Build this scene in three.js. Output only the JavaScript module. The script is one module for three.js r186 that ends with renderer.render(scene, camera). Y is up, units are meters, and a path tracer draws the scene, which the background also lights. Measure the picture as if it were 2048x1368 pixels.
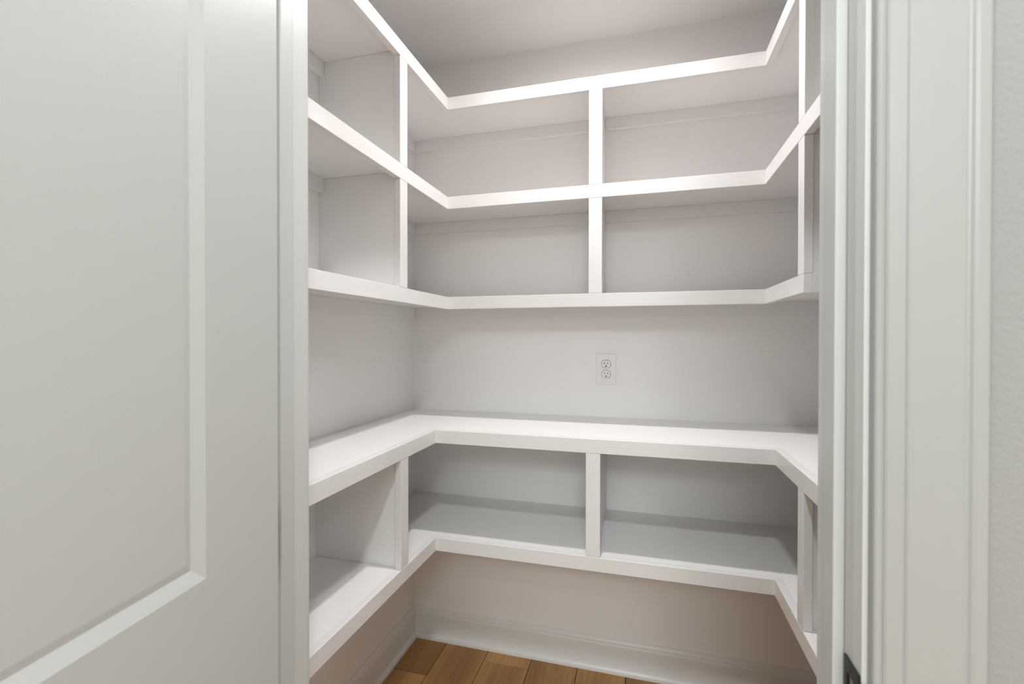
import * as THREE from 'three';
import { RoundedBoxGeometry } from 'three/addons/geometries/RoundedBoxGeometry.js';
import { RectAreaLightUniformsLib } from 'three/addons/lights/RectAreaLightUniformsLib.js';
import { mergeGeometries } from 'three/addons/utils/BufferGeometryUtils.js';

// ------------------------------------------------------------------ camera, lights, exposure
const scene = new THREE.Scene();
scene.background = new THREE.Color(0x000000);
const camera = new THREE.PerspectiveCamera(2 * Math.atan(684 / 946.25) * 180 / Math.PI, 2048 / 1368, 0.02, 30);
camera.rotation.order = 'YXZ';
camera.position.set(0.9566, 1.2779, 1.8502);
camera.rotation.set(-0.00792, 0.27291, 0.00092);
camera.focus = 1.7;
camera.userData.fStop = 6.5;
scene.add(camera);

const renderer = new THREE.WebGLRenderer({ antialias: true });
renderer.toneMapping = THREE.LinearToneMapping;
renderer.toneMappingExposure = 1.0;
renderer.shadowMap.enabled = true;
RectAreaLightUniformsLib.init();

// the ceiling lamps, the last two added as fill: place, strength and colour (linear)
const LAMPS = [
  { at: [0.80, 0.63], power: 555, spot: [1.55, 0.9], size: 0.085, color: [1.0, 0.976, 0.982], label: 'round recessed lamp in the pantry ceiling above the open middle of the shelves' },
  { at: [0.93, 1.84], power: 440, size: 0.10, color: [0.89, 0.97, 1.0], label: 'round recessed lamp in the hall ceiling just outside the pantry door' },
  { at: [1.30, 3.05], power: 190, size: 0.10, color: [0.89, 0.97, 1.0], label: 'round recessed lamp in the hall ceiling straight behind the nearest one' },
  { at: [2.05, 1.95], power: 260, size: 0.10, color: [0.89, 0.97, 1.0], label: 'added round fill lamp in the hall ceiling facing the open side of the door' },  // added fill lamp: brightens the door face and hinge jamb
  { at: [1.12, 4.15], power: 16.5, size: 1.1, color: [0.89, 0.97, 1.0], label: 'added large flat round fill panel in the hall ceiling farthest from the pantry door' },  // added fill panel: sends soft light through the doorway into the pantry
];

// ------------------------------------------------------------------ measures (metres)
const W = 1.585, CEIL = 2.428;                 // pantry width, ceiling height
const ZF = 1.214, ZH = 1.334;                  // pantry side and hall side of the front wall
const H = 0.0433, T = 0.019;                   // face trim height, board thickness
const UP = { xl: 0.2812, xr: 1.3019, z: 0.2871 };   // front lines of the upper three shelves
const LO = { xl: 0.2945, xr: 1.3017, z: 0.4170 };   // front lines of the lower two shelves
const Y = [2.1328, 1.7805, 1.4247, 0.9750, 0.6187]; // shelf tops, from the top
const JL = 0.4400, JR = 1.1547, HEAD = 2.035;  // door opening
const HX0 = -0.75, HX1 = 2.55, HZ1 = 5.0;     // the hall

// ------------------------------------------------------------------ noise and textures
function rng(seed) { let s = seed >>> 0; return () => { s = (s + 0x6D2B79F5) >>> 0; let t = Math.imul(s ^ (s >>> 15), 1 | s); t = (t + Math.imul(t ^ (t >>> 7), 61 | t)) ^ t; return ((t ^ (t >>> 14)) >>> 0) / 4294967296; }; }
function tileNoise(nx, ny, seed) {             // value noise that repeats over 0..1
  const r = rng(seed), g = new Float32Array(nx * ny); for (let i = 0; i < g.length; i++) g[i] = r();
  const f = t => t * t * (3 - 2 * t);
  return (u, v) => {
    const x = ((u % 1) + 1) % 1 * nx, y = ((v % 1) + 1) % 1 * ny, i = Math.floor(x) % nx, j = Math.floor(y) % ny, a = f(x - Math.floor(x)), b = f(y - Math.floor(y));
    const i1 = (i + 1) % nx, j1 = (j + 1) % ny;
    return (g[j * nx + i] * (1 - a) + g[j * nx + i1] * a) * (1 - b) + (g[j1 * nx + i] * (1 - a) + g[j1 * nx + i1] * a) * b;
  };
}
function greyTexture(w, h, fn) {
  const d = new Uint8Array(w * h * 4);
  for (let j = 0; j < h; j++) for (let i = 0; i < w; i++) { const v = Math.max(0, Math.min(255, Math.round(255 * fn(i / w, j / h)))), k = 4 * (j * w + i); d[k] = d[k + 1] = d[k + 2] = v; d[k + 3] = 255; }
  const t = new THREE.DataTexture(d, w, h); t.wrapS = t.wrapT = THREE.RepeatWrapping; t.magFilter = THREE.LinearFilter; t.minFilter = THREE.LinearMipmapLinearFilter; t.generateMipmaps = true; t.needsUpdate = true; return t;
}
const n1 = tileNoise(90, 90, 3), n2 = tileNoise(210, 210, 4), n3 = tileNoise(14, 14, 5);
const peelTex = greyTexture(512, 512, (u, v) => 0.45 * n1(u, v) + 0.35 * n2(u, v) + 0.2 * n3(u, v));          // paint-roller stipple, 0.4 m a tile
peelTex.repeat.set(2.5, 2.5);
const fineTex = peelTex.clone(); fineTex.repeat.set(6, 6); fineTex.needsUpdate = true;
const g1 = tileNoise(5, 150, 6), g2 = tileNoise(11, 260, 7), g3 = tileNoise(9, 9, 8);
const grainTex = greyTexture(512, 512, (u, v) => 0.5 * g1(u + 0.02 * g3(u, v), v) + 0.35 * g2(u, v) + 0.15 * g3(u, v)); // brush marks and grain along u, 0.35 m a tile
grainTex.repeat.set(1.6, 2.9);

function paint(rgb, rough, tex, bump) { return new THREE.MeshStandardMaterial({ color: new THREE.Color().setRGB(...rgb), roughness: rough, metalness: 0, bumpMap: tex, bumpScale: bump }); }
const M = {
  wall: paint([0.905, 0.882, 0.868], 0.62, peelTex, 0.00035),
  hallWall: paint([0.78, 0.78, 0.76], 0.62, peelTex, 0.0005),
  frontWall: paint([0.295, 0.295, 0.288], 0.62, peelTex, 0.0004),  // hall wall colour darkened to offset the strong hall fill light
  ceiling: paint([0.88, 0.87, 0.855], 0.8, peelTex, 0.0003),
  shelf: paint([0.865, 0.848, 0.836], 0.42, peelTex, 0.00012),
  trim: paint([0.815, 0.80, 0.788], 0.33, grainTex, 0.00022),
  door: paint([0.485, 0.49, 0.477], 0.36, fineTex, 0.00008),  // frame paint again, darkened to balance the hall lamps shining on it
  casing: paint([0.35, 0.353, 0.343], 0.36, grainTex, 0.0001),  // same paint as the jambs, darkened because hall light hits it squarely
  stop: paint([0.53, 0.535, 0.52], 0.36, grainTex, 0.0001),  // same paint as the jambs, toned down where its front catches hall light
  frame: paint([0.59, 0.595, 0.58], 0.34, grainTex, 0.0002),  // same paint as the casing, kept lighter to make up for weaker light
  plastic: new THREE.MeshStandardMaterial({ color: new THREE.Color().setRGB(0.86, 0.845, 0.835), roughness: 0.3 }),
  dark: new THREE.MeshStandardMaterial({ color: new THREE.Color().setRGB(0.008, 0.008, 0.008), roughness: 0.7 }),
  seam: new THREE.MeshStandardMaterial({ color: new THREE.Color().setRGB(0.16, 0.15, 0.145), roughness: 0.7 }),
  black: new THREE.MeshStandardMaterial({ color: new THREE.Color().setRGB(0.006, 0.006, 0.006), roughness: 0.45, metalness: 0 }),
  steel: new THREE.MeshStandardMaterial({ color: new THREE.Color().setRGB(0.35, 0.35, 0.34), roughness: 0.35, metalness: 0.9 }),
  sub: new THREE.MeshStandardMaterial({ color: new THREE.Color().setRGB(0.02, 0.013, 0.008), roughness: 0.9 }),
};

// oak boards: colour maps with grain along v
function oakTexture(seed, base) {
  const w = 256, h = 1024, d = new Uint8Array(w * h * 4), a = tileNoise(60, 5, seed), b = tileNoise(120, 9, seed + 1), c = tileNoise(4, 3, seed + 2), e = tileNoise(200, 60, seed + 3), p = tileNoise(3, 2, seed + 4);
  const enc = x => Math.round(255 * (x <= 0.0031308 ? 12.92 * x : 1.055 * Math.pow(x, 1 / 2.4) - 0.055));
  for (let j = 0; j < h; j++) for (let i = 0; i < w; i++) {
    const u = i / w, v = j / h, bend = 0.10 * c(u, v);
    const rings = 0.5 + 0.5 * Math.sin(2 * Math.PI * (u * 7 + 6 * c(u * 0.6, v) + 0.6 * b(u, v)));
    let k = 0.80 + 0.16 * (a(u + bend, v) - 0.5) + 0.12 * (b(u + bend, v) - 0.5) + 0.07 * (rings - 0.5) + 0.5 * (p(u, v) - 0.5);
    if (e(u + bend, v) > 0.80) k *= 0.9;                          // pores
    const q = 4 * (j * w + i);
    d[q] = enc(Math.min(1, base[0] * k)); d[q + 1] = enc(Math.min(1, base[1] * Math.pow(k, 1.12))); d[q + 2] = enc(Math.min(1, base[2] * Math.pow(k, 1.25))); d[q + 3] = 255;
  }
  const t = new THREE.DataTexture(d, w, h); t.colorSpace = THREE.SRGBColorSpace; t.wrapS = t.wrapT = THREE.RepeatWrapping; t.magFilter = THREE.LinearFilter; t.minFilter = THREE.LinearMipmapLinearFilter; t.generateMipmaps = true; t.needsUpdate = true;
  return new THREE.MeshStandardMaterial({ map: t, roughness: 0.5, bumpMap: grainTex, bumpScale: 0.0001 });
}
const OAK = [oakTexture(21, [0.53, 0.285, 0.105]), oakTexture(43, [0.49, 0.262, 0.096]), oakTexture(65, [0.56, 0.305, 0.118]), oakTexture(87, [0.45, 0.236, 0.086])];

// ------------------------------------------------------------------ building helpers
const used = {};
function numbered(name) { const n = used[name] = (used[name] ?? -1) + 1; return n ? `${name}_${String(n).padStart(3, '0')}` : name; }
function metricUV(g, along) {                    // uv in metres by the face's main axis; u follows the axis «along» where it lies in the face
  g = g.index ? g.toNonIndexed() : g;
  const p = g.attributes.position, n = g.attributes.normal, uv = new Float32Array(p.count * 2);
  for (let f = 0; f < p.count; f += 3) {
    const s = [0, 0, 0]; for (let k = 0; k < 3; k++) { s[0] += n.getX(f + k); s[1] += n.getY(f + k); s[2] += n.getZ(f + k); }
    const m = s.map(Math.abs), ax = m[0] >= m[1] && m[0] >= m[2] ? 0 : m[1] >= m[2] ? 1 : 2;
    let [a, b] = [[2, 1], [0, 2], [0, 1]][ax]; if (along !== undefined && b === along) [a, b] = [b, a];
    for (let k = 0; k < 3; k++) { const v = [p.getX(f + k), p.getY(f + k), p.getZ(f + k)]; uv[2 * (f + k)] = v[a]; uv[2 * (f + k) + 1] = v[b]; }
  }
  g.setAttribute('uv', new THREE.BufferAttribute(uv, 2)); return g;
}
function box(x0, x1, y0, y1, z0, z1, r = 0, along) {
  const w = x1 - x0, h = y1 - y0, d = z1 - z0;
  const g = r > 0 ? new RoundedBoxGeometry(w, h, d, 2, r) : new THREE.BoxGeometry(w, h, d);
  g.translate((x0 + x1) / 2, (y0 + y1) / 2, (z0 + z1) / 2);
  const l = [w, h, d]; return metricUV(g, along ?? l.indexOf(Math.max(...l)));
}
function mesh(name, g, m, parent, label) {
  const o = new THREE.Mesh(Array.isArray(g) ? (g.length > 1 ? mergeGeometries(g) : g[0]) : g, m);
  o.name = numbered(name); o.castShadow = o.receiveShadow = true; parent.add(o);
  if (label) o.userData.label = label; return o;
}
function group(name, at = [0, 0, 0]) { const o = new THREE.Group(); o.name = numbered(name); o.position.set(...at); scene.add(o); return o; }
function tag(o, label, category, kind, grp) { o.userData.label = label; o.userData.category = category; if (kind) o.userData.kind = kind; if (grp) o.userData.group = grp; return o; }
function off(g, o) { g.translate(-o[0], -o[1], -o[2]); return g; }
function extrudeAlong(points, length, closed = true) {  // profile in x,y, extruded along +z
  const s = new THREE.Shape(points.map(p => new THREE.Vector2(p[0], p[1])));
  return new THREE.ExtrudeGeometry(s, { depth: length, bevelEnabled: false, curveSegments: 6 });
}

// ------------------------------------------------------------------ the room shell
{
  const t = 0.12;
  const wall = (n, g, m, l) => tag(mesh(n, g, m, scene), l, 'wall', 'structure');
  wall('wall_back', box(-t, W + t, 0, CEIL, -t, 0), M.wall, 'pale greige pantry wall at the back, behind the long shelves');
  wall('wall_left', box(-t, 0, 0, CEIL, 0, ZF), M.wall, 'pale greige pantry wall on the side nearest the open door');
  wall('wall_right', box(W, W + t, 0, CEIL, 0, ZF), M.wall, 'pale greige pantry wall on the side nearest the latch jamb');
  const s = new THREE.Shape([[HX0, 0], [JL - 0.019, 0], [JL - 0.019, HEAD + 0.019], [JR + 0.019, HEAD + 0.019], [JR + 0.019, 0], [HX1, 0], [HX1, CEIL], [HX0, CEIL]].map(p => new THREE.Vector2(...p)));
  const fg = new THREE.ExtrudeGeometry(s, { depth: ZH - ZF, bevelEnabled: false }); fg.translate(0, 0, ZF);
  wall('wall_front', metricUV(fg), M.frontWall, 'wall around the pantry door opening, its grey darkened to offset the hall light');
  wall('wall_hall_left', box(HX0 - t, HX0, 0, CEIL, ZF, HZ1), M.hallWall, 'grey hall wall behind the opened door');
  wall('wall_hall_right', box(HX1, HX1 + t, 0, CEIL, ZF, HZ1), M.hallWall, 'grey hall wall past the latch side of the doorway');
  wall('wall_hall_rear', box(HX0 - t, HX1 + t, 0, CEIL, HZ1, HZ1 + t), M.hallWall, 'grey hall wall facing the pantry doorway');
  tag(mesh('ceiling', box(HX0 - t, HX1 + t, CEIL, CEIL + 0.1, -t, HZ1 + t), M.ceiling, scene), 'flat pale painted ceiling above the top shelf', 'ceiling', 'structure');
}

// floor: a base with every oak board on it
{
  const floor = group('floor'); tag(floor, 'brown oak plank floor running into the pantry', 'floor', 'structure');
  mesh('subfloor', box(HX0 - 0.12, HX1 + 0.12, -0.06, -0.009, -0.12, HZ1 + 0.12), M.sub, floor);
  const r = rng(77), bw = 0.182, L = 1.22;
  const first = { 0: 0.22, 1: 0.97, 2: 0.085, 3: 0.62, 4: 1.10, 5: 0.41 };
  const tone = { '0:-1': 1, '0:0': 2, '1:-1': 0, '2:-1': 2, '2:0': 0, '3:-1': 1, '4:-1': 0 };
  for (let i = -5; i < 15; i++) {
    const x0 = -0.0175 + i * bw, x1 = x0 + bw;
    if (x1 < HX0 || x0 > HX1) continue;
    const inPantry = x1 > 0.001 && x0 < W;
    const j0 = first[i] ?? r() * L;
    let z = inPantry ? 0.0005 : ZF + 0.002;
    let e = j0; while (e <= z + 0.05) e += L; let k = -1;
    while (z < HZ1 - 0.01) {
      const z1 = Math.min(e, HZ1 - 0.002), a = Math.max(x0, HX0 + 0.001), b = Math.min(x1, HX1 - 0.001);
      const g = new THREE.BoxGeometry(b - a - 0.0028, 0.009, z1 - z - 0.0028); g.translate((a + b) / 2, -0.0045, (z + z1) / 2);
      const p = g.attributes.position, uv = g.attributes.uv, du = r(), dv = r();
      for (let q = 0; q < p.count; q++) uv.setXY(q, (p.getX(q) - a) / 0.2 + du, (p.getZ(q) - z) / L + dv);
      mesh('floor_board', g, OAK[tone[`${i}:${k}`] ?? Math.floor(r() * 4)], floor);
      z = z1; e += L; k++;
    }
  }
}

// baseboards with a small shoe moulding
{
  const prof = [[0, 0.0], [0.0125, 0.0], [0.0125, 0.098], [0.0118, 0.1015], [0.0098, 0.104], [0.0092, 0.107], [0.0092, 0.111], [0.0072, 0.116], [0.0058, 0.119], [0.0048, 0.1225], [0.003, 0.1242], [0, 0.1245]];
  const shoe = [[0.0125, 0], [0.0255, 0]]; for (let i = 0; i <= 6; i++) { const a = i / 6 * Math.PI / 2; shoe.push([0.0125 + 0.013 * Math.cos(a), 0.004 + 0.017 * Math.sin(a)]); }
  const run = (name, len, place, label) => {
    const g = group(name); tag(g, label, 'baseboard', 'structure');
    mesh('baseboard_strip', place(metricUV(extrudeAlong(prof, len), 2)), M.trim, g);
    mesh('shoe_moulding', place(metricUV(extrudeAlong(shoe, len), 2)), M.trim, g);
  };
  run('baseboard_back', W, g => g.rotateY(-Math.PI / 2).translate(W, 0, 0), 'white moulded baseboard along the back pantry wall');
  run('baseboard_left', ZF, g => g, 'white moulded baseboard under the shelves beside the open door');
  run('baseboard_right', ZF, g => g.rotateY(Math.PI).translate(W, 0, ZF), 'white moulded baseboard under the shelves beside the latch jamb');
  run('baseboard_hall', HX1 - (JR + 0.09), g => g.rotateY(-Math.PI / 2).translate(HX1, 0, ZH), 'white moulded baseboard on the hall wall beside the door casing');
}

// ------------------------------------------------------------------ shelves
const UZP = { l: 0.6266, r: 0.6429 }, LZP = { l: 0.6473, r: 0.6536 }, UMX = 0.7795, LMX = 0.7870;  // near edges of the upright faces
const E = 0.0006;
const SHELVES = [
  ['white painted U-shaped pantry shelf, topmost, just under the ceiling', UP, 'u'],
  ['white painted U-shaped pantry shelf, second from the ceiling, halving the upper compartments', UP, 'u'],
  ['white painted U-shaped pantry shelf above the wall outlet, cut short on the latch side', UP, 'u'],
  ['deep white U-shaped counter shelf below the wall outlet', LO, 'l'],
  ['deep white U-shaped pantry shelf, lowest, over the bare baseboards and floor', LO, 'l'],
];
SHELVES.forEach(([label, D, tier], i) => {
  const y = Y[i], o = [0, y - T, 0], g = group('pantry_shelf', o);
  tag(g, label, 'shelf', null, tier === 'u' ? 'narrow upper pantry shelves' : 'deep lower pantry shelves');
  const P = tier === 'u' ? UZP : LZP, mx = tier === 'u' ? UMX : LMX;
  const zr = i === 2 ? UZP.r : ZF - 0.001;           // the third shelf stops at its upright on the latch side
  const zl = ZF - 0.001;
  const b = (n, x0, x1, y0, y1, z0, z1, r, m) => mesh(n, off(box(x0, x1, y0, y1, z0, z1, r), o), m, g);
  b('shelf_board', E, W - E, y - T, y, E, D.z - T, 0, M.shelf);
  b('shelf_board', E, D.xl - T, y - T, y, D.z - T, zl, 0, M.shelf);
  b('shelf_board', D.xr + T, W - E, y - T, y, D.z - T, zr - (i === 2 ? T : 0), 0, M.shelf);
  b('face_trim', D.xl - T, D.xr + T, y - H, y, D.z - T, D.z, 0.0012, M.trim);
  b('face_trim', D.xl - T, D.xl, y - H, y, D.z, zl, 0.0012, M.trim);
  b('face_trim', D.xr, D.xr + T, y - H, y, D.z, zr, 0.0012, M.trim);
  if (i === 2) b('face_trim', D.xr + T, W - E, y - H, y, zr - T, zr, 0.0012, M.trim);
  // wall cleats, broken where the upright panels pass (not under the third and lowest shelves, which stand free of uprights below)
  const q0 = y - T - 0.0425, q1 = y - T, split = i !== 2 && i !== 4, c = 0.018, h = (H - T) / 2;
  const zs = (zp, end) => split ? [[c + E, zp - H + h - E], [zp - h + E, end]] : [[c + E, end]];
  for (const [a, e] of zs(P.l, zl)) b('wall_cleat', E, c, q0, q1, a, e, 0.001, M.shelf);
  for (const [a, e] of zs(P.r, i === 2 ? zr - T : zr)) if (e > a) b('wall_cleat', W - c, W - E, q0, q1, a, e, 0.001, M.shelf);
  for (const [a, e] of split ? [[E, mx + h - E], [mx + H - h + E, W - E]] : [[E, W - E]]) b('wall_cleat', a, e, q0, q1, E, c, 0.001, M.shelf);
});

// uprights between two shelves: a panel with a face strip
function divider(side, low, tier, label) {
  const D = tier === 'u' ? UP : LO, P = tier === 'u' ? UZP : LZP, mx = tier === 'u' ? UMX : LMX;
  const y0 = Y[low] + E, y1 = Y[low - 1] - T - E, t1 = Y[low - 1] - H - 0.0003, h = (H - T) / 2, f = 0.0004;
  const at = side === 'm' ? [mx + H / 2, y0, D.z] : side === 'l' ? [D.xl, y0, P.l - H / 2] : [D.xr, y0, P.r - H / 2];
  const g = group('shelf_divider', at); tag(g, label, 'shelf divider');
  const b = (n, x0, x1, ya, yb, z0, z1, r, m) => mesh(n, off(box(x0, x1, ya, yb, z0, z1, r), at), m, g);
  if (side === 'm') { b('divider_panel', mx + h, mx + H - h, y0, y1, E, D.z - T - E, 0, M.shelf); b('face_strip', mx, mx + H, y0, t1, D.z - T, D.z - f, 0.0012, M.trim); }
  if (side === 'l') { b('divider_panel', E, D.xl - T - E, y0, y1, P.l - H + h, P.l - h, 0, M.shelf); b('face_strip', D.xl - T, D.xl - f, y0, t1, P.l - H, P.l, 0.0012, M.trim); }
  if (side === 'r') { b('divider_panel', D.xr + T + E, W - E, y0, y1, P.r - H + h, P.r - h, 0, M.shelf); b('face_strip', D.xr + f, D.xr + T, y0, t1, P.r - H, P.r - (low === 2 ? 0.0006 : 0), 0.0012, M.trim); }
  return g;
}
const WHERE = { l: 'on the side run by the open door', m: 'in the middle of the back run', r: 'on the side run by the latch jamb' };
const TIER = { 1: ['u', 'white upright divider between the topmost and second shelves,'], 2: ['u', 'white upright divider between second shelf and shelf above outlet,'], 4: ['l', 'white upright divider between counter shelf and lowest shelf,'] };
for (const low of [1, 2, 4]) for (const s of ['l', 'm', 'r']) divider(s, low, TIER[low][0], `${TIER[low][1]} ${WHERE[s].replace('on the side run ', '').replace('in the ', '')}`);

// ------------------------------------------------------------------ wall outlet
{
  const o = group('wall_outlet', [0.8151, 1.1596, 0.0005]); tag(o, 'white duplex electrical outlet on the back wall above the counter shelf', 'outlet');
  const pw = 0.0375, ph = 0.0592;
  // plate with two holes the shape of the sockets
  const socket = (r, cut, cy) => { const pts = []; for (let i = 0; i < 64; i++) { const a = i / 64 * 2 * Math.PI; pts.push(new THREE.Vector2(r * Math.cos(a), cy + Math.max(-cut, Math.min(cut, r * Math.sin(a))))); } return pts; };
  const s = new THREE.Shape(); const k = 0.003;
  s.moveTo(-pw + k, -ph); s.lineTo(pw - k, -ph); s.quadraticCurveTo(pw, -ph, pw, -ph + k); s.lineTo(pw, ph - k); s.quadraticCurveTo(pw, ph, pw - k, ph); s.lineTo(-pw + k, ph); s.quadraticCurveTo(-pw, ph, -pw, ph - k); s.lineTo(-pw, -ph + k); s.quadraticCurveTo(-pw, -ph, -pw + k, -ph);
  for (const cy of [0.0194, -0.0194]) s.holes.push(new THREE.Path(socket(0.0177, 0.0154, cy).reverse()));
  const pg = new THREE.ExtrudeGeometry(s, { depth: 0.003, bevelEnabled: true, bevelThickness: 0.002, bevelSize: 0.0016, bevelOffset: -0.0016, bevelSegments: 3, curveSegments: 8 });
  mesh('cover_plate', metricUV(pg), M.plastic, o);
  mesh('backing', box(-0.03, 0.03, -0.045, 0.045, 0, 0.0012), M.seam, o);
  for (const cy of [0.0194, -0.0194]) {
    const f = new THREE.Shape(socket(0.0168, 0.0145, 0));
    const slot = (x, y, w, h) => f.holes.push(new THREE.Path([[x - w, y - h], [x - w, y + h], [x + w, y + h], [x + w, y - h]].map(p => new THREE.Vector2(...p))));
    slot(-0.0064, 0.0036, 0.0010, 0.0043); slot(0.0062, 0.0036, 0.0010, 0.0036);
    const gh = []; for (let i = 0; i < 20; i++) { const a = -i / 20 * 2 * Math.PI; gh.push(new THREE.Vector2(0.0026 * Math.cos(a), -0.0078 + 0.0026 * Math.sin(a))); } f.holes.push(new THREE.Path(gh));
    const fg = new THREE.ExtrudeGeometry(f, { depth: 0.0042, bevelEnabled: true, bevelThickness: 0.0006, bevelSize: 0.0005, bevelOffset: -0.0005, bevelSegments: 2 });
    fg.translate(0, cy, 0.0014); const rc = mesh('receptacle', metricUV(fg), M.plastic, o);
    mesh('slot', box(-0.0078, -0.005, cy - 0.0012, cy + 0.0084, 0.0013, 0.0022), M.dark, rc);
    mesh('slot', box(0.0048, 0.0076, cy - 0.0006, cy + 0.0078, 0.0013, 0.0022), M.dark, rc);
    const hole = new THREE.CylinderGeometry(0.003, 0.003, 0.001, 20); hole.rotateX(Math.PI / 2); hole.translate(0, cy - 0.0078, 0.0018); mesh('ground_hole', hole, M.dark, rc);
  }
  const sc = new THREE.CylinderGeometry(0.0026, 0.0029, 0.0012, 20); sc.rotateX(Math.PI / 2); sc.translate(0, 0, 0.0052); mesh('screw', sc, M.plastic, o);
}

// ------------------------------------------------------------------ door frame: jambs, stops, casings, strike plate
{
  const g = group('trim_1'); tag(g, 'white painted door frame with moulded casing around the pantry opening', 'door frame', 'structure');
  const j = 0.018;
  mesh('jamb', box(JL - j, JL, 0, HEAD + j, ZF, ZH, 0.0012, 1), M.frame, g);
  mesh('jamb', box(JR, JR + j, 0, HEAD + j, ZF, ZH, 0.0012, 1), M.frame, g);
  mesh('jamb', box(JL, JR, HEAD, HEAD + j, ZF, ZH, 0.0012, 0), M.frame, g);
  const s0 = 1.260, s1 = 1.295, st = 0.011;
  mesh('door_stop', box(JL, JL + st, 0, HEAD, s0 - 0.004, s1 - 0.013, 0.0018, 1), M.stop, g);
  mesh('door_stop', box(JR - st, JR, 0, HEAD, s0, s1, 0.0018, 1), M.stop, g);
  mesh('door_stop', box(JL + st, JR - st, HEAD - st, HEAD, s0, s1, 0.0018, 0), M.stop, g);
  // casing profile: a = distance from the inner edge, b = height off the wall
  const prof = [[0, 0], [0, 0.0085], [0.0008, 0.0103], [0.0025, 0.0112], [0.0050, 0.0108], [0.0066, 0.0100], [0.0074, 0.0100], [0.0082, 0.0112], [0.0100, 0.0122], [0.0222, 0.0130], [0.0228, 0.0133], [0.0240, 0.0143], [0.0256, 0.0149], [0.0640, 0.0166], [0.0662, 0.0160], [0.0680, 0.0164], [0.0700, 0.0178], [0.0730, 0.0184], [0.0795, 0.0184], [0.0814, 0.0176], [0.0822, 0.0158], [0.0822, 0]];
  const rv = 0.0045, top = HEAD + rv;
  const leg = (sx, x0, z0, sz) => {              // mitred at the head
    const c = extrudeAlong(prof, 1), p = c.attributes.position;
    for (let i = 0; i < p.count; i++) { const a = p.getX(i), b = p.getY(i), e = p.getZ(i); p.setXYZ(i, x0 + sx * a, e > 0.5 ? top + a : 0, z0 + sz * b); }
    if (sx * sz > 0) flip(c);
    c.computeVertexNormals(); return metricUV(c, 1);
  };
  const head = (z0, sz) => {
    const c = extrudeAlong(prof, 1), p = c.attributes.position, xa = JL - rv, xb = JR + rv;
    for (let i = 0; i < p.count; i++) { const a = p.getX(i), b = p.getY(i), e = p.getZ(i); p.setXYZ(i, e > 0.5 ? xb + a : xa - a, top + a, z0 + sz * b); }
    if (sz < 0) flip(c);
    c.computeVertexNormals(); return metricUV(c, 0);
  };
  function flip(c) { const p = c.attributes.position; for (let i = 0; i < p.count; i += 3) { const a = [p.getX(i), p.getY(i), p.getZ(i)]; p.setXYZ(i, p.getX(i + 1), p.getY(i + 1), p.getZ(i + 1)); p.setXYZ(i + 1, ...a); } }
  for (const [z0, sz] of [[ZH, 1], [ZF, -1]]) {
    const m = sz > 0 ? M.casing : M.frame;  // one paint in two tones: hall side darkened to offset its stronger light
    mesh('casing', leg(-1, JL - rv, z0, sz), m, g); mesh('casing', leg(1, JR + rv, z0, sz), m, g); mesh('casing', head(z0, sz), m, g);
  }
  // black strike plate let into the latch jamb
  const y1 = 0.9585, y0 = y1 - 0.058, zb = 1.2985, zc = 1.3325;
  const s = new THREE.Shape([[zb, y0], [zc, y0], [zc, y1], [zb, y1]].map(p => new THREE.Vector2(...p)));
  s.holes.push(new THREE.Path([[zb + 0.0075, y0 + 0.0145], [zb + 0.0075, y1 - 0.0145], [zb + 0.0215, y1 - 0.0145], [zb + 0.0215, y0 + 0.0145]].map(p => new THREE.Vector2(...p))));
  const pl = new THREE.ExtrudeGeometry(s, { depth: 0.0014, bevelEnabled: true, bevelThickness: 0.0004, bevelSize: 0.0004, bevelOffset: -0.0004, bevelSegments: 1 });
  pl.rotateY(-Math.PI / 2); pl.translate(JR - 0.0003, 0, 0);     // shape x -> z, thickness -> -x
  const sp = mesh('strike_plate', metricUV(pl), M.black, g, 'black metal strike plate');
  const lipProf = []; for (let i = 0; i <= 8; i++) { const a = i / 8 * 1.15; lipProf.push([JR - 0.0018 + 0.010 * (1 - Math.cos(a)), zc + 0.010 * Math.sin(a)]); }
  const lip = new THREE.Shape([...lipProf, ...lipProf.map(([x, z]) => [x + 0.0012, z - 0.0006]).reverse()].map(([x, z]) => new THREE.Vector2(x, -z)));
  const lg = new THREE.ExtrudeGeometry(lip, { depth: 0.046, bevelEnabled: false }); lg.rotateX(-Math.PI / 2); lg.translate(0, y0 + 0.006, 0);
  mesh('strike_lip', metricUV(lg), M.black, sp);
  for (const yy of [y1 - 0.0075, y0 + 0.0075]) { const c = new THREE.CylinderGeometry(0.0034, 0.0034, 0.0012, 18); c.rotateZ(Math.PI / 2); c.translate(JR - 0.0018, yy, zb + 0.0135); mesh('screw', c, M.black, sp); }
  mesh('bolt_recess', box(JR - 0.0002, JR + 0.0006, y0 + 0.012, y1 - 0.012, zb + 0.006, zb + 0.023), M.steel, sp);
}

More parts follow.
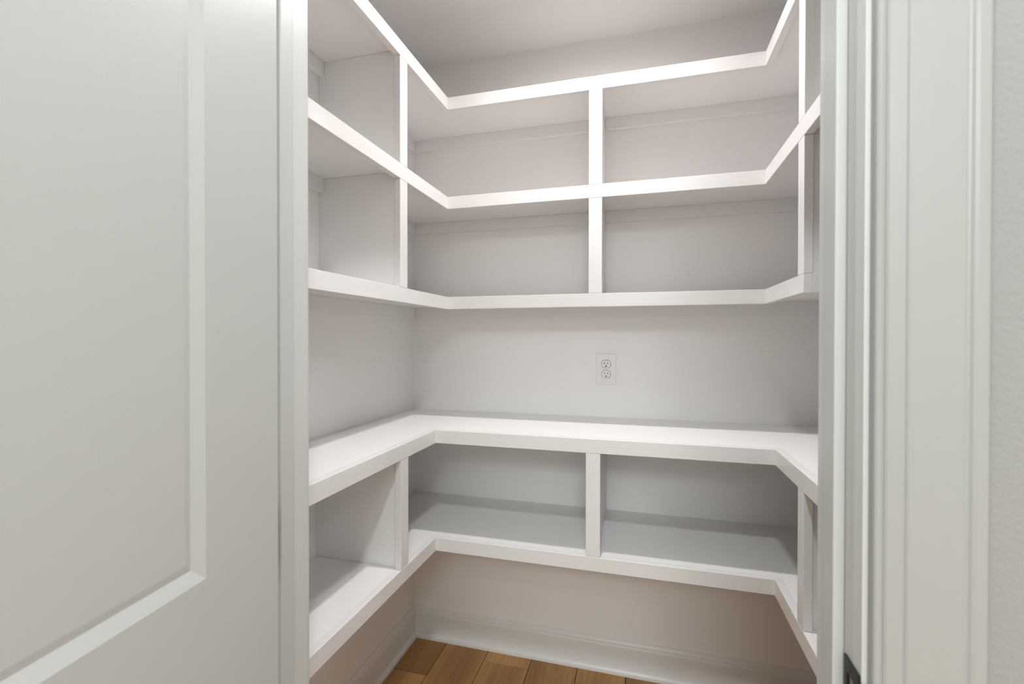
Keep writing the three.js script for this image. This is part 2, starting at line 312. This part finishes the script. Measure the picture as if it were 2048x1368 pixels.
// ------------------------------------------------------------------ the opened door leaf, two sunk panels
{
  const g = group('door_1', [0.4944, 0, 1.337]); g.rotation.y = -83.4 * Math.PI / 180;
  tag(g, 'white two-panel door standing open into the hall', 'door', 'structure');
  const DW = 0.703, DH = 2.027, B = 0.010, TH = 0.040, ST = 0.1185;
  const rows = [[B, 0.245], [0.815, 1.0220], [1.905, DH]];
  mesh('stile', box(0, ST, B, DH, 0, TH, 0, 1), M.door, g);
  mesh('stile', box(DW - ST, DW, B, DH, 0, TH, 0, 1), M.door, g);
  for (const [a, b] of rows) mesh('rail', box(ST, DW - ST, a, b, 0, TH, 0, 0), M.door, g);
  const steps = [[0, 0], [0.0008, 0.0003], [0.0145, 0.0046], [0.0150, 0.0048], [0.0225, 0.0040], [0.0232, 0.0040]];
  const ring = (x0, x1, y0, y1, back) => {
    const pos = [], loop = ([i, d]) => { const z = back ? TH - d : d; return [[x0 + i, y0 + i, z], [x1 - i, y0 + i, z], [x1 - i, y1 - i, z], [x0 + i, y1 - i, z]]; };
    for (let k = 0; k + 1 < steps.length; k++) { const A = loop(steps[k]), C = loop(steps[k + 1]); for (let q = 0; q < 4; q++) { const a = A[q], b = A[(q + 1) % 4], c = C[(q + 1) % 4], d = C[q]; pos.push(...(back ? [a, b, c, a, c, d] : [a, c, b, a, d, c]).flat()); } }
    const r = new THREE.BufferGeometry(); r.setAttribute('position', new THREE.Float32BufferAttribute(pos, 3)); r.computeVertexNormals(); r.setAttribute('uv', new THREE.Float32BufferAttribute(new Float32Array(pos.length / 3 * 2), 2)); return metricUV(r);
  };
  for (const [y0, y1] of [[0.245, 0.815], [1.0220, 1.905]]) {
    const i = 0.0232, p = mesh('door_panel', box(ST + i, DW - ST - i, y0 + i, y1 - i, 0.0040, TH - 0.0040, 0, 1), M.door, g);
    mesh('panel_moulding', [ring(ST, DW - ST, y0, y1, false), ring(ST, DW - ST, y0, y1, true)], M.door, p);
  }
  // black lever set on the free edge
  for (const s of [0, 1]) {
    const z = s ? TH : 0, d = s ? 1 : -1, r = new THREE.CylinderGeometry(0.031, 0.032, 0.008, 32); r.rotateX(Math.PI / 2); r.translate(DW - 0.06, 0.93, z + d * 0.004);
    const neck = new THREE.CylinderGeometry(0.010, 0.010, 0.045, 20); neck.rotateX(Math.PI / 2); neck.translate(DW - 0.06, 0.93, z + d * 0.03);
    const lev = new RoundedBoxGeometry(0.12, 0.017, 0.011, 3, 0.005); lev.translate(DW - 0.11, 0.93, z + d * 0.052);
    const hdl = mesh('door_handle', metricUV(r), M.black, g, 'black lever handle'); mesh('lever', [metricUV(neck), metricUV(lev)], M.black, hdl);
  }
  for (const y of [0.2, 1.0, 1.83]) { const c = new THREE.CylinderGeometry(0.0055, 0.0055, 0.089, 16); c.translate(-0.006, y, TH + 0.006); mesh('hinge', [metricUV(c), box(-0.0035, -0.0005, y - 0.0445, y + 0.0445, 0.006, TH + 0.004)], M.black, g); }
}

// ------------------------------------------------------------------ lamps
for (const L of LAMPS) {
  const [x, z] = L.at, y = CEIL - 0.0005, o = group('ceiling_light', [x, y, z]); tag(o, L.label, 'ceiling light');
  const glow = k => new THREE.MeshStandardMaterial({ color: 0xffffff, emissive: new THREE.Color().setRGB(...L.color), emissiveIntensity: k, roughness: 0.5 });
  if (L.bulb) {                                  // porcelain holder with a globe bulb
    const hold = [[0, 0], [0.056, 0], [0.056, -0.006], [0.05, -0.012], [0.026, -0.018], [0.022, -0.03], [0.018, -0.032], [0, -0.032]].map(p => new THREE.Vector2(...p));
    mesh('holder', new THREE.LatheGeometry(hold.reverse(), 48), M.plastic, o);
    const s = new THREE.SphereGeometry(L.bulb, 32, 20); s.translate(0, -0.034 - L.bulb, 0); mesh('bulb', s, glow(6), o);
    const p = new THREE.PointLight(new THREE.Color().setRGB(...L.color), L.power, 0, 2); p.position.set(0, -0.034 - L.bulb, 0); p.castShadow = true; p.shadow.radius = L.bulb / 0.02; o.add(p);
    continue;
  }
  const R = L.size * 0.62;
  const pts = [[R, -0.002], [R + 0.003, -0.009], [R + 0.012, -0.010], [R + 0.022, -0.006], [R + 0.024, 0]].map(p => new THREE.Vector2(...p));
  mesh('trim_ring', new THREE.LatheGeometry(pts, 48), M.plastic, o);
  const lens = new THREE.CylinderGeometry(R, R, 0.003, 40); lens.translate(0, -0.003, 0);
  mesh('diffuser', lens, glow(4), o);
  if (L.spot) {                                  // baffled lamp: the beam fades out before it reaches the top of the walls
    const p = new THREE.SpotLight(new THREE.Color().setRGB(...L.color), L.power * L.size * L.size, 0, L.spot[0], L.spot[1], 2);
    p.position.set(0, -0.014, 0); p.target.position.set(0, -1, 0); p.castShadow = true; p.shadow.radius = 0.03 / 0.02; o.add(p, p.target);
    continue;
  }
  const a = new THREE.RectAreaLight(new THREE.Color().setRGB(...L.color), L.power, L.size, L.size);
  a.position.set(0, -0.012, 0); a.rotation.x = -Math.PI / 2; a.castShadow = true; o.add(a);
}

renderer.render(scene, camera);
